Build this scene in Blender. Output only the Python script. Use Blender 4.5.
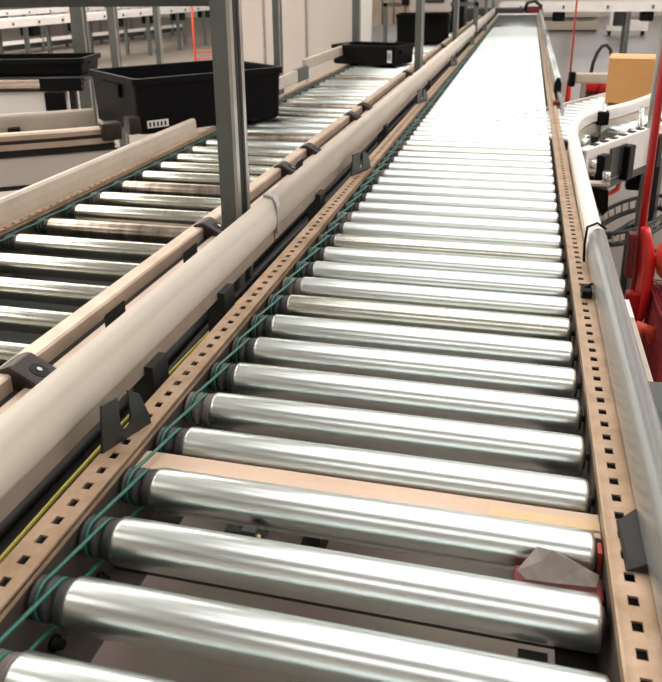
import bpy, bmesh, math, random
from mathutils import Vector, Matrix
random.seed(7)
for o in list(bpy.data.objects): bpy.data.objects.remove(o)
SC = bpy.context.scene
COL = SC.collection
S = 0.85            # every top-level object is scaled by this at the end (real-world size)
FL = -0.85          # floor height; roller tops of the main line are at z = 0

# ------------------------------------------------------------------ camera
Mx = [(0.96852632, 0.24854639, -0.01347089), (-0.07110218, 0.32812113, 0.94195595), (-0.23853983, 0.91135131, -0.33546614)]
r, u, f = [Vector(v) for v in Mx]
cam = bpy.data.cameras.new('camera'); camo = bpy.data.objects.new('camera', cam); COL.objects.link(camo)
rot = Matrix((r, u, -f)).transposed()
camo.matrix_world = Matrix.Translation(Vector((0.4333, -0.483, 0.6041)) * S) @ rot.to_4x4()
cam.sensor_fit = 'AUTO'; cam.sensor_width = 36
cam.lens = 777.41 / 682 * 36
cam.shift_x = 11.55 / 682
cam.shift_y = -84.6 / 682
cam.clip_start = 0.02; cam.clip_end = 200
cam.dof.use_dof = True; cam.dof.focus_distance = 1.25; cam.dof.aperture_fstop = 13
SC.camera = camo
SC.view_settings.view_transform = 'Standard'
SC.view_settings.look = 'None'
SC.view_settings.gamma = 1
SC.view_settings.use_curve_mapping = False
SC.view_settings.exposure = 0.0
LAMP = 3.3
WALL_GLOW = 1.0
w = bpy.data.worlds.new('world'); SC.world = w; w.use_nodes = True
w.node_tree.nodes['Background'].inputs[0].default_value = (1, .95, .9, 1)
w.node_tree.nodes['Background'].inputs[1].default_value = 0.15

# ------------------------------------------------------------------ materials
def mat(name, col, rough=.5, metal=0, noise=0, nscale=8, col2=None, emit=0, coat=0, bump=0, stretch=None, spec=.5, rvar=0):
    m = bpy.data.materials.new(name); m.use_nodes = True
    nt = m.node_tree; b = nt.nodes['Principled BSDF']
    b.inputs['Base Color'].default_value = (*col, 1)
    b.inputs['Roughness'].default_value = rough
    b.inputs['Metallic'].default_value = metal
    b.inputs['Specular IOR Level'].default_value = spec
    if coat: b.inputs['Coat Weight'].default_value = coat; b.inputs['Coat Roughness'].default_value = .15
    if emit:
        b.inputs['Emission Color'].default_value = (*col, 1); b.inputs['Emission Strength'].default_value = emit
    if noise or bump or rvar:
        tc = nt.nodes.new('ShaderNodeTexCoord'); mp = nt.nodes.new('ShaderNodeMapping')
        nt.links.new(tc.outputs['Object'], mp.inputs[0])
        if stretch: mp.inputs['Scale'].default_value = stretch
        n = nt.nodes.new('ShaderNodeTexNoise'); n.inputs['Scale'].default_value = nscale; n.inputs['Detail'].default_value = 6
        n.inputs['Roughness'].default_value = .65
        nt.links.new(mp.outputs[0], n.inputs['Vector'])
        if noise:
            cr = nt.nodes.new('ShaderNodeValToRGB')
            c2 = col2 or tuple(c * (1 - noise) for c in col)
            cr.color_ramp.elements[0].color = (*c2, 1); cr.color_ramp.elements[1].color = (*col, 1)
            cr.color_ramp.elements[0].position = .32; cr.color_ramp.elements[1].position = .62
            nt.links.new(n.outputs['Fac'], cr.inputs[0]); nt.links.new(cr.outputs[0], b.inputs['Base Color'])
        if rvar:
            mr = nt.nodes.new('ShaderNodeMapRange'); mr.inputs['To Min'].default_value = rough - rvar; mr.inputs['To Max'].default_value = rough + rvar
            nt.links.new(n.outputs['Fac'], mr.inputs['Value']); nt.links.new(mr.outputs[0], b.inputs['Roughness'])
        if bump:
            bp = nt.nodes.new('ShaderNodeBump'); bp.inputs['Strength'].default_value = bump; bp.inputs['Distance'].default_value = .003
            nt.links.new(n.outputs['Fac'], bp.inputs['Height']); nt.links.new(bp.outputs[0], b.inputs['Normal'])
    return m
M_STEEL = mat('zinc_steel', (.76, .82, .81), .29, 1, .08, 1.5, (.67, .74, .73), stretch=(2, 3, 3))
M_STEEL2 = mat('reflection_tinted_zinc', (.64, .66, .60), .26, 1, .2, 3, (.52, .53, .46), stretch=(4, 2, 2))  # green-yellow reflection tint put into the steel colour
M_STEELD = mat('dirty_steel', (.50, .44, .38), .28, 1, .5, 5, (.20, .165, .13), stretch=(4, .6, .6))
M_COLLAR = mat('dark_polymer', (.035, .035, .038), .45, 0, .3, 30)
M_COLLARB = mat('brown_grey_polymer', (.17, .145, .135), .5, 0, .3, 30)
M_FLANGE = mat('tan_galvanised', (.55, .395, .28), .42, .35, .5, 14, (.37, .25, .145), bump=.2)
M_FLANGE2 = mat('pale_tan_metal', (.60, .48, .38), .4, .3, .3, 9, (.46, .35, .26))
M_GUARD = mat('beige_paint', (.60, .545, .47), .36, 0, .10, 4, (.55, .50, .425))
M_WEB_SHADE = mat('shaded_web_steel', (.10, .083, .07), .5, .4, .3, 9)  # web colour darkened to put in the shade inside the frame
M_GUARDR = mat('silver_anodised', (.44, .45, .44), .27, .7)
M_GUARD_SHADE = mat('shaded_beige_metal', (.42, .35, .29), .4, .3, .2, 8)  # darker guard colour, shade painted on the recessed lower lip
M_CREAM = mat('cream_paint', (.53, .46, .375), .4, 0, .15, 8)
M_WHITE = mat('white_paint', (.86, .83, .80), .4, 0, .08, 4)
M_POST = mat('grey_green_steel', (.14, .155, .145), .42, .5, .3, 7, (.09, .10, .093), stretch=(1, 1, .25))
M_LIP = mat('bare_steel_edge', (.42, .41, .39), .35, .7, .2, 12)
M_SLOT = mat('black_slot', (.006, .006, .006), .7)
M_BLACK = mat('black_plastic', (.005, .005, .006), .45, 0, .2, 20, spec=.12)
M_BLACKM = mat('black_rubber', (.014, .014, .014), .6)
M_BRACK = mat('dark_bracket_steel', (.04, .044, .042), .4, .3, .3, 14)
M_BRONZE = mat('brown_cast_clamp', (.05, .040, .034), .35, .5, .35, 22)
M_BELT = mat('green_belt', (.02, .14, .105), .35, 0, .2, 40)
M_YEL = mat('yellow_cable', (.42, .36, .03), .5)
M_CARD = mat('cardboard', (.60, .31, .11), .75, 0, .12, 3, (.54, .27, .09))
M_CARD2 = mat('cardboard_lid', (.68, .38, .16), .75, 0, .12, 3)
M_RED = mat('red_paint', (.72, .025, .02), .28, 0, .15, 10, coat=.3)
M_REDD = mat('dark_red_paint', (.40, .008, .008), .35, 0, .2, 8)
M_REDL = mat('orange_red_plastic', (.80, .10, .05), .4)
M_REDM = mat('maroon_plastic', (.16, .012, .015), .5, 0, .3, 25)
M_CHROME = mat('steel_rod', (.6, .6, .58), .25, 1, .15, 30)
M_WOOD = mat('beige_cover_strip', (.62, .46, .35), .5, 0, .2, 7, (.55, .40, .30), stretch=(1, 6, 1))
M_TAN = mat('yellow_tan_strip', (.66, .48, .27), .5, 0, .15, 12)
M_LABEL = mat('white_label', (.72, .70, .68), .5)
M_WALL_GLOW = mat('added_wall_glow', (.93, .97, 1.0), .5, emit=WALL_GLOW)
M_LAMP = mat('lamp_diffuser', (1, .97, .94), .5, emit=LAMP)
M_CEIL = mat('ceiling_paint', (.30, .285, .27), .8, 0, .1, 1)
M_WALL = mat('wall_paint', (.78, .72, .67), .7, 0, .06, 1)
M_PANEL = mat('beige_panel', (.62, .565, .51), .5, 0, .06, 2)
M_BROWN = mat('brown_board', (.26, .20, .155), .6, 0, .35, 6)
M_PINK = mat('pale_pink_case', (.48, .41, .38), .5, 0, .2, 8)

def floor_mat():
    m = mat('concrete_floor', (.33, .275, .235), .33, 0, .14, .7, (.27, .225, .19), bump=.02, coat=.3)
    nt = m.node_tree; b = nt.nodes['Principled BSDF']
    tc = nt.nodes.new('ShaderNodeTexCoord')
    n = nt.nodes.new('ShaderNodeTexNoise'); n.inputs['Scale'].default_value = 9; n.inputs['Detail'].default_value = 8
    nt.links.new(tc.outputs['Object'], n.inputs['Vector'])
    mx = nt.nodes.new('ShaderNodeMixRGB'); mx.blend_type = 'MULTIPLY'; mx.inputs[0].default_value = .25
    src = b.inputs['Base Color'].links[0].from_socket
    nt.links.new(src, mx.inputs[1]); nt.links.new(n.outputs['Color'], mx.inputs[2]); nt.links.new(mx.outputs[0], b.inputs['Base Color'])
    return m
M_FLOOR = floor_mat()

def mesh_mat():
    m = mat('maroon_wire_mesh', (.24, .02, .03), .4)
    return m
M_MESH = mesh_mat()

# ------------------------------------------------------------------ mesh helpers
class MB:
    def __init__(s): s.v = []; s.f = []; s.mi = []; s.sm = []
    def add(s, vs, fs, mi=0, smooth=False):
        k = len(s.v); s.v += [tuple(v) for v in vs]
        for f_ in fs: s.f.append([k + i for i in f_]); s.mi.append(mi); s.sm.append(smooth)
    def box(s, x0, x1, y0, y1, z0, z1, mi=0, M=None, bev=0):
        if bev:
            bm = bmesh.new(); bmesh.ops.create_cube(bm, size=1)
            for v in bm.verts: v.co = Vector(((x0 + x1) / 2 + v.co.x * (x1 - x0), (y0 + y1) / 2 + v.co.y * (y1 - y0), (z0 + z1) / 2 + v.co.z * (z1 - z0)))
            bmesh.ops.bevel(bm, geom=bm.edges[:], offset=bev, segments=2, affect='EDGES', profile=.6)
            bm.verts.index_update()
            vs = [M @ v.co if M else v.co.copy() for v in bm.verts]; fs = [[v.index for v in f_.verts] for f_ in bm.faces]
            s.add(vs, fs, mi); bm.free(); return
        vs = [Vector((x, y, z)) for x in (x0, x1) for y in (y0, y1) for z in (z0, z1)]
        if M: vs = [M @ v for v in vs]
        s.add(vs, [(0, 1, 3, 2), (4, 6, 7, 5), (0, 4, 5, 1), (2, 3, 7, 6), (0, 2, 6, 4), (1, 5, 7, 3)], mi)
    def prism(s, prof, y0, y1, mi=0, smooth=False, M=None):       # profile in xz, extruded along y
        n = len(prof)
        vs = [Vector((x, y0, z)) for x, z in prof] + [Vector((x, y1, z)) for x, z in prof]
        if M: vs = [M @ v for v in vs]
        s.add(vs, [(i, (i + 1) % n, n + (i + 1) % n, n + i) for i in range(n)], mi, smooth)
        s.add(vs, [tuple(range(n))[::-1], tuple(range(n, 2 * n))], mi)
    def lathe(s, prof, c=(0, 0, 0), ax='x', n=28, mi=0, smooth=True):  # profile of (t, r) along axis
        vs = []
        for t, rr in prof:
            for i in range(n):
                a = 2 * math.pi * i / n; p, q = rr * math.cos(a), rr * math.sin(a)
                v = {'x': (t, p, q), 'y': (q, t, p), 'z': (p, q, t)}[ax]
                vs.append((v[0] + c[0], v[1] + c[1], v[2] + c[2]))
        m = len(prof)
        s.add(vs, [(j * n + i, j * n + (i + 1) % n, (j + 1) * n + (i + 1) % n, (j + 1) * n + i) for j in range(m - 1) for i in range(n)], mi, smooth)
        s.add(vs, [tuple(range(n))[::-1], tuple(range((m - 1) * n, m * n))], mi)
    def tube(s, pts, rad, n=10, mi=0, closed=False, flat=1.0):
        pts = [Vector(p) for p in pts]; m = len(pts); rings = []
        up = Vector((0, 0, 1)); prev = None
        for i, p in enumerate(pts):
            a = pts[(i - 1) % m] if (closed or i) else p
            b = pts[(i + 1) % m] if (closed or i < m - 1) else p
            d = (b - a).normalized()
            if prev is None:
                sd = d.cross(up)
                if sd.length < .05: sd = d.cross(Vector((1, 0, 0)))
            else: sd = prev - d * prev.dot(d)
            sd.normalize(); prev = sd; nn = sd.cross(d)
            rr = rad[i] if isinstance(rad, (list, tuple)) else rad
            rings.append([p + sd * math.cos(2 * math.pi * k / n) * rr + nn * math.sin(2 * math.pi * k / n) * rr * flat for k in range(n)])
        vs = [v for R in rings for v in R]; mm = m if closed else m - 1
        s.add(vs, [(i * n + k, i * n + (k + 1) % n, ((i + 1) % m) * n + (k + 1) % n, ((i + 1) % m) * n + k) for i in range(mm) for k in range(n)], mi, True)
        if not closed: s.add(vs, [tuple(range(n))[::-1], tuple(range((m - 1) * n, m * n))], mi)
    def mesh(s, name, mats):
        me = bpy.data.meshes.new(name); me.from_pydata(s.v, [], s.f)
        for m in (mats if isinstance(mats, (list, tuple)) else [mats]): me.materials.append(m)
        me.polygons.foreach_set('material_index', s.mi); me.polygons.foreach_set('use_smooth', s.sm)
        bm = bmesh.new(); bm.from_mesh(me); bmesh.ops.remove_doubles(bm, verts=bm.verts, dist=1e-6); bmesh.ops.recalc_face_normals(bm, faces=bm.faces); bm.to_mesh(me); bm.free()
        me.update(); return me
    def build(s, name, mats, parent=None, loc=None):
        return link(name, s.mesh(name, mats), parent, loc)
def link(name, me, parent=None, loc=None):
    o = bpy.data.objects.new(name, me); COL.objects.link(o)
    if parent: o.parent = parent
    if loc is not None: o.location = loc
    return o
def tag(o, label, cat, group=None, kind=None):
    o['label'] = label; o['category'] = cat
    if group: o['group'] = group
    if kind: o['kind'] = kind
    return o
def thing(name, label, cat, loc=(0, 0, 0), rz=0, group=None):
    o = bpy.data.objects.new(name, None); o.empty_display_size = .1; COL.objects.link(o)
    o.location = loc; o.rotation_euler = (0, 0, rz); return tag(o, label, cat, group)
def struct(name, mb, m):
    o = mb.build(name, m); o['kind'] = 'structure'; return o
def dup(o, parent=None):
    kids = list(o.children)
    c = o.copy(); COL.objects.link(c)
    if parent: c.parent = parent
    for k in kids: dup(k, c)
    return c
def RZ(a, loc=(0, 0, 0)): return Matrix.Translation(Vector(loc)) @ Matrix.Rotation(a, 4, 'Z')

# ------------------------------------------------------------------ the hall
X0, X1, Y0, Y1, ZC = -20, 14, -7, 32, 4.6
b = MB(); b.box(X0, X1, Y0, Y1, FL - .1, FL); struct('floor', b, M_FLOOR)
b = MB(); b.box(X0, X1, Y0, Y1, ZC, ZC + .1); struct('ceiling', b, M_CEIL)
b = MB(); b.box(X0 - .1, X0, Y0, Y1, FL, ZC); struct('wall_left', b, M_WALL)
b = MB(); b.box(X1, X1 + .1, Y0, Y1, FL, ZC); struct('wall_right', b, M_WALL)
b = MB(); b.box(X0, X1, Y0 - .1, Y0, FL, ZC); struct('wall_back', b, M_WALL)
b = MB(); b.box(X0, X1, Y1, Y1 + .1, FL, ZC); struct('wall_far', b, M_WALL)
k = 0
for i in range(6):  # unseen glowing panels added so the far rollers reflect white
    x = -9 + i * 3.7; k += 1
    b = MB(); b.box(x, x + 3.3, Y1 - .04, Y1 - .005, .9, 4.1, 0)
    for j in range(4): b.box(x + j * 1.1 - .03, x + j * 1.1 + .03, Y1 - .07, Y1 - .03, .9, 4.1, 1)
    b.box(x, x + 3.3, Y1 - .07, Y1 - .03, 2.45, 2.52, 1)
    struct('glow_panel_%d' % k, b, [M_WALL_GLOW, M_WHITE])
# ceiling light rows across the hall; right and left rows are added fill
def lamp_row(ys, xa, xb, hw, where, m=None):
    b = MB(); b.box(xa, xb, -hw, hw, -.03, 0); lm = b.mesh('diffuser', m or M_LAMP)
    b = MB(); b.box(xa - .1, xb + .1, -hw - .06, -hw, -.05, .04); b.box(xa - .1, xb + .1, hw, hw + .06, -.05, .04); b.box(xa - .1, xb + .1, -hw, hw, 0, .04)
    hm = b.mesh('housing', M_WHITE)
    for i, y in enumerate(ys):
        t = thing('ceiling_light', 'long white ceiling light %s, %s' % (where, ['nearest the camera end', 'second from the camera end', 'third from the camera end', 'fourth from the camera end', 'fifth from the camera end', 'sixth from the camera end', 'seventh from the camera end', 'eighth from the camera end', 'farthest'][i]), 'light', (0, y, ZC - .15), 0, 'ceiling lights ' + where)
        link('diffuser', lm, t); link('housing', hm, t)
lamp_row([-3.6, .3, 2.3, 4.3, 6.6, 9.2, 12.2], -1.6, 8.0, .62, 'over the main line')
lamp_row([6.0, 9.0, 12.5, 16, 20, 24], 8.6, 13.4, .8, 'added as fill over the right aisle', mat('added_fill_diffuser', (1, .96, .92), .5, emit=LAMP * 3.0))  # unseen lamps added to brighten the floor on the right
lamp_row([-1.5, 2.0, 5.0, 8.5, 11.5, 14.5], -15, -4.0, .9, 'added as fill over the left side', mat('added_warm_fill_diffuser', (1, .95, .88), .5, emit=LAMP * 2.3))  # unseen lamps added to lift the left background

# ------------------------------------------------------------------ roller conveyors
R = .0285
def tube_mesh(L, m):
    b = MB(); e = .007
    b.lathe([(0, R - .008), (.0008, R - .003), (.003, R - .0008), (e, R), (L - e, R), (L - .003, R - .0008), (L - .0008, R - .003), (L, R - .008)], n=40)
    return b.mesh('roller', m)
def collar_mesh(m):
    b = MB(); p = [(-.041, R - .010), (-.040, R - .005)]
    for c in (-.031, -.0155):
        p += [(c - .007, R - .004), (c - .0045, R - .0045), (c - .003, R - .0085), (c + .003, R - .0085), (c + .0045, R - .0045), (c + .007, R - .004)]
    p += [(-.002, R - .003), (0.001, R - .003)]
    b.lathe(p, n=32); b.lathe([(-.044, .006), (-.040, .006)], n=10)
    return b.mesh('collar', m)
def shaft_mesh(L):
    b = MB(); b.lathe([(L - .001, R - .010), (L + .003, R - .011), (L + .004, .005), (L + .008, .005)], n=20)
    return b.mesh('shaft_end', M_COLLAR)
def belt_mesh(x0, x1, p):       # closed round belt running over two neighbouring rollers
    b = MB(); pts = []; rr = R - .0062; n = 12
    for i in range(n + 1):
        a = -math.pi / 2 - math.pi * i / n; pts.append((x0, rr * math.cos(a), rr * math.sin(a)))
    for t in (.12, .5, .88): pts.append((x0 + (x1 - x0) * t, p * t, rr))
    for i in range(n + 1):
        a = math.pi / 2 - math.pi * i / n; pts.append((x1, p + rr * math.cos(a), rr * math.sin(a)))
    for t in (.88, .5, .12): pts.append((x0 + (x1 - x0) * t, p * t, -rr))
    b.tube(pts, .0025, 8, closed=True); return b.mesh('drive_belt', M_BELT)

def side_rail(parent, xw, sgn, y0, y1, zt, pitch, phase, m=M_FLANGE, wid=.042, hc=.5):
    """C channel: web at x = xw, perforated flange running outwards (sgn)."""
    th = .0025; xo = xw + sgn * wid; xa, xb = sorted((xw, xo))
    hx = xw + sgn * wid * hc; h0, h1 = hx - .0055, hx + .0055
    b = MB()
    b.box(xa, h0, y0, y1, zt - th, zt); b.box(h1, xb, y0, y1, zt - th, zt)
    y = y0; ys = []
    yy = phase
    while yy > y0 + pitch: yy -= pitch
    hl = pitch * .40
    prev = y0
    while yy < y1:
        if yy - hl / 2 > prev: b.box(h0, h1, prev, yy - hl / 2, zt - th, zt)
        prev = yy + hl / 2; yy += pitch
    if prev < y1: b.box(h0, h1, prev, y1, zt - th, zt)
    wx = sorted((xw, xw - sgn * .0)) 
    b.box(min(xw, xw + sgn * th), max(xw, xw + sgn * th), y0, y1, zt - .010, zt + .004)
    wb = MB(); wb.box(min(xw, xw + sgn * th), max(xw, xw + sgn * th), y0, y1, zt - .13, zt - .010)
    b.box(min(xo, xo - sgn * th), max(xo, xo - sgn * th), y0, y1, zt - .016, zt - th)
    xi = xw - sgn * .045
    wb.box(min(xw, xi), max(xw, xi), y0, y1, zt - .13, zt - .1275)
    wb.build('web_plate', M_WEB_SHADE, parent)
    o = b.build('side_rail', m, parent)
    # black box added below the perforated flange to put shade in its holes
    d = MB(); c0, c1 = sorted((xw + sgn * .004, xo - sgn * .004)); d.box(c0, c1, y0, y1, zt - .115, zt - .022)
    d.build('dark_backing', M_SLOT, parent)
    return o
def bolts(parent, x, sgn, ys, z):
    b = MB(); s_ = MB(); b.lathe([(0, .010), (sgn * .005, .010), (sgn * .006, .007), (sgn * .014, .006)], n=8)
    me = b.mesh('bolt', M_BLACK); out = []
    for y in ys: out.append(link('bolt', me, parent, (x, y, z)))
    return out
def leg_pair(parent, x0, x1, y, z0, w_=.035, foot=True):
    for x in (x0, x1):
        b = MB(); b.box(x - w_ / 2, x + w_ / 2, y - w_ / 2, y + w_ / 2, FL, z0)
        b.box(x - w_, x + w_, y - w_, y + w_, FL, FL + .008)
        b.build('leg', M_BRACK, parent)
    b = MB(); b.box(x0, x1, y - .015, y + .015, FL + .25, FL + .28); b.build('cross_brace', M_BRACK, parent)

P0 = .1029
main = thing('roller_conveyor', 'long straight roller conveyor of bright steel rollers and green drive belts, running up the middle', 'conveyor', (0, 0, FL))
def off(o, dz=-FL):
    for c in o.children: c.location.z += dz
def rollers(parent, n, pitch, x, ztop, y0, L, first=0, special=None, base=M_STEEL, skip=()):
    tm = tube_mesh(L, base); cm = collar_mesh(M_COLLAR); cb = collar_mesh(M_COLLARB); sm = shaft_mesh(L)
    bB = belt_mesh(-.031, -.0155, pitch)
    alt = {}
    ind = 0; rest = MB(); restb = MB()
    for i in range(first, first + n):
        y = y0 + i * pitch; z = ztop - R
        if ind < 100 and i >= (-1 if parent is main else 1):
            me = tm
            if special and i in special:
                mm = special[i]
                if mm not in alt: alt[mm] = tube_mesh(L, mm)
                me = alt[mm]
            t = link('roller', me, parent, (x, y, z)); t.rotation_euler = (random.uniform(0, 6.28), 0, 0)
            c = link('collar', cb if i % 5 == 0 else cm, t)
            if i < 45: link('shaft_end', sm, t)
            bl = link('drive_belt', bB, parent, (x, y, z))
            ind += 1
        else:
            rest.lathe([(x, R - .005), (x + .004, R), (x + L - .004, R), (x + L, R - .005)], c=(0, y, z), n=16)
            restb.lathe([(x - .045, R - .006), (x, R - .006)], c=(0, y, z), n=10, mi=1)
            restb.tube([(x - .03, y, z + R - .003), (x - .018, y + pitch, z + R - .003)], .003, 5)
    if rest.v:
        o = rest.build('remaining_rollers', base, parent); o['kind'] = 'stuff'
        o = restb.build('remaining_drive_belts', [M_BELT, M_COLLAR], parent); o['kind'] = 'stuff'
YE = 13.75
rollers(main, 149, P0, 0, 0.0, -.008, .55, first=-16, special={24: M_STEEL2, 9: M_STEEL2, 13: M_STEEL2})
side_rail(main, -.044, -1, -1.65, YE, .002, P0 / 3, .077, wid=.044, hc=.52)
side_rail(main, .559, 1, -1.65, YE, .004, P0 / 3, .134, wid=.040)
for y in [-.02 + i * P0 for i in range(0, 12)]:
    pass
bolts(main, -.044, 1, [.045 + i * P0 for i in range(-1, 14)], -.085)
bolts(main, -.044, 1, [.005 + i * P0 for i in range(0, 10)], -.108)
b = MB(); b.box(-.048, .560, .322, .366, -.0245, -.0185); b.box(-.048, .560, .331, .334, -.075, -.024); b.build('cover_strip', M_WOOD, main)
b = MB(); b.box(.43, .560, .332, .350, -.0185, -.016); b.build('tan_strip', M_TAN, main)
for y in (1.55, 3.1, 4.9, 6.9, 9.1, 11.4):
    b = MB(); b.box(-.048, .560, y, y + .05, -.12, -.085); b.build('cross_member', M_FLANGE2, main)
for y in (-1.4, 1.2, 2.4, 4.6, 6.8, 9.0, 11.2, 13.4): leg_pair(main, -.03, .535, y, -.10)
b = MB(); b.box(.470, .500, .150, .18, FL, -.062); b.build('leg', M_BRACK, main)
b = MB(); b.box(.538, .556, .12, .15, FL, -.062); b.build('leg', M_BRACK, main)
b = MB(); b.box(.137, .155, .25, .262, -.10, -.030); b.box(-.048, .560, .25, .262, -.125, -.10); b.build('cross_member', M_BRACK, main)
b = MB(); b.lathe([(0, .003), (.004, .003), (.005, .002)], c=(.155, .256, -.04), ax='x', n=8); b.build('brass_screw', M_TAN, main)
b = MB(); b.box(-.09, .60, YE, YE + .10, -.02, .012, bev=.004); b.build('end_plate', M_WHITE, main)
# sensor head between two rollers
b = MB(); b.box(.462, .556, .226, .262, -.080, -.024, bev=.003); so = b.build('sensor_box', M_REDM, main)
b = MB(); b.box(.553, .558, .290, .308, -.040, -.014); b.build('sensor_lens', M_REDL, so)
b = MB()
g = [(.464, .243, -.016), (.485, .268, .000), (.500, .262, .0025), (.515, .262, -.002), (.535, .256, -.008), (.552, .255, -.015), (.548, .240, -.019), (.505, .236, -.019), (.475, .236, -.020), (.49, .252, -.006)]
b.add(g, [(0, 9, 1), (1, 9, 2), (2, 3, 4), (4, 5, 6), (2, 4, 7), (4, 6, 7), (9, 8, 7), (9, 7, 2), (0, 8, 9)])
b.build('crumpled_tape', mat('dusty_clear_tape', (.24, .20, .18), .3, 0, .4, 30), main)
off(main)

# ------------------------------------------------------------------ left roller conveyor
PL = .166; ZL = -.10; XL = -1.0
left = thing('roller_conveyor', 'worn roller conveyor with widely spaced rollers running alongside on the left, behind the posts', 'conveyor', (0, 0, FL))
spec = {}
for i in range(-9, 82):
    q = (i * 7919) % 11
    spec[i] = M_STEELD if (i in (8, 11, 17, 23, 31, 44)) else (M_STEEL2 if i < 16 or q in (1, 5, 8) else M_STEEL)
rollers(left, 90, PL, XL, ZL, .272, .545, first=-9, special=spec, base=M_STEEL2)
side_rail(left, -1.052, -1, -1.3, 13.6, ZL + .004, PL / 4, .10, wid=.036)
side_rail(left, -.447, 1, -1.3, 13.6, ZL + .004, PL / 4, .10)
for y in (-1.0, .9, 2.6, 4.5, 6.8, 9.2, 11.6): leg_pair(left, -1.03, -.47, y, ZL - .12)
b = MB(); b.box(-1.0, -.50, -.3, 13.6, ZL - .118, ZL - .112); b.build('under_tray', M_SLOT, left)
for y in (1.7, 3.4, 5.4, 8): 
    b = MB(); b.box(-1.05, -.45, y, y + .05, ZL - .12, ZL - .085); b.build('cross_member', M_FLANGE2, left)
off(left)

# ------------------------------------------------------------------ guard rails
def arc(cx, cz, r_, a0, a1, n=5): return [(cx + r_ * math.cos(a0 + (a1 - a0) * i / n), cz + r_ * math.sin(a0 + (a1 - a0) * i / n)) for i in range(n + 1)]
def guard_profile(x, z0, h, d, sgn):     # face at x looking towards sgn, body of depth d behind it
    p = [(-.004, -.001), (0, .004)] + [(.005 * math.sin(math.pi * t / 10), h * .72 * t / 10) for t in range(1, 11)]
    p += [(-.016 + .016 * math.cos(a), h * .72 + (h * .28) * math.sin(a)) for a in [math.pi / 2 * i / 6 for i in range(1, 7)]]
    p += [(-d + .008 + .008 * math.cos(a), h - .008 + .008 * math.sin(a)) for a in [math.pi / 2 + math.pi / 2 * i / 4 for i in range(0, 5)]]
    p += [(-d, .03), (-d, -.001)]
    return [(x + sgn * a, z0 + c) for a, c in p]
def guard(name, label, x, z0, h, d, sgn, y0, y1, m, md, brackets=(), group=None, bx=-.086):
    t = thing(name, label, 'guard rail', (x, y0, z0), 0, group)
    b = MB(); pr = [(a - x, c - z0) for a, c in guard_profile(x, z0, h, d, sgn)]
    b.prism(pr, 0, y1 - y0, smooth=True); b.build('rail_face', m, t)
    b = MB(); b.box(*sorted((-sgn * .006, -sgn * (d - .002))), 0, y1 - y0, -.03, .001); b.build('lower_lip', md, t)
    return t
def u_bracket(parent, y, x, z0, z1, L=.062, m=M_BRACK):
    """plate with an open U notch standing on the perforated flange, turned half towards the line"""
    b = MB(); n = 8; hw = .010; h = z1 - z0; c = L * .45
    prof = [(-.012, -.03), (0, h)] + [(c - hw, h)] + [(c - hw * math.cos(math.pi * i / n), h * .38 - hw * math.sin(math.pi * i / n)) for i in range(n + 1)] + [(c + hw, h), (L * .80, h * .8), (L * .95, h * .3), (L, 0)]
    d = Vector((math.cos(1.25), math.sin(1.25), 0)); nn = Vector((d.y, -d.x, 0)) * .002
    base = [Vector((x, y, z0)) + d * a + Vector((0, 0, q)) for a, q in prof]
    vs = [v - nn for v in base] + [v + nn for v in base]; N = len(prof)
    b.add(vs, [tuple(range(N)), tuple(range(N, 2 * N))[::-1]] + [(i, (i + 1) % N, N + (i + 1) % N, N + i) for i in range(N)])
    return b.build('bracket', m, parent)
YJ = 1.225
g1 = guard('guard_rail', 'beige painted guard rail left of the main rollers, near section up to the joint', -.121, .036, .080, .032, 1, -1.6, YJ, M_GUARD, M_GUARD_SHADE)
g2 = guard('guard_rail', 'beige painted guard rail left of the main rollers, far section beyond the joint', -.121, .036, .080, .032, 1, YJ + .012, 13.6, M_GUARD, M_GUARD_SHADE)
b = MB(); b.prism([(a - .121, c + .033) for a, c in [(.0048, -.004), (.0062, .03), (.0062, .06), (.003, .075), (-.004, .086), (-.016, .090), (-.028, .090), (-.028, .085), (-.014, .085), (-.008, .08), (-.002, .07), (0, .055), (0, -.004)]], YJ - .006, YJ + .018)
j = b.build('joint_strip', M_LIP, g2); j.location = Vector((0, 0, 0)) - g2.location
for y, par in ((.325, g1), (1.93, g2), (3.5, g2), (5.3, g2), (7.2, g2), (9.3, g2)):
    o = u_bracket(par, y, -.083, .0, .072, L=.085 if y < 1 else .12, m=M_BRACK); o.location = Vector((0, 0, 0)) - par.location
for y, par in ((.53, g1), (.85, g1), (1.62, g2), (2.75, g2), (4.3, g2), (6.2, g2)):
    b = MB(); b.box(-.150, -.112, y, y + .055, -.10, .020); o = b.build('bracket', M_BRACK, par); o.location = -par.location

g3 = guard('guard_rail', 'silver guard rail right of the main rollers, far straight section ending in a black cap', .600, .002, .078, .030, -1, 4.05, 13.6, M_GUARDR, M_GUARD_SHADE)
b = MB(); b.prism(arc(.014, .002, .022, 0, 0, 1)[:0] + [(-.006, -.034), (.036, -.034), (.034, .05), (.020, .078), (.010, .078), (-.004, .05)], -.03, .002)
b.build('end_cap', M_BLACK, g3)

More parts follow.
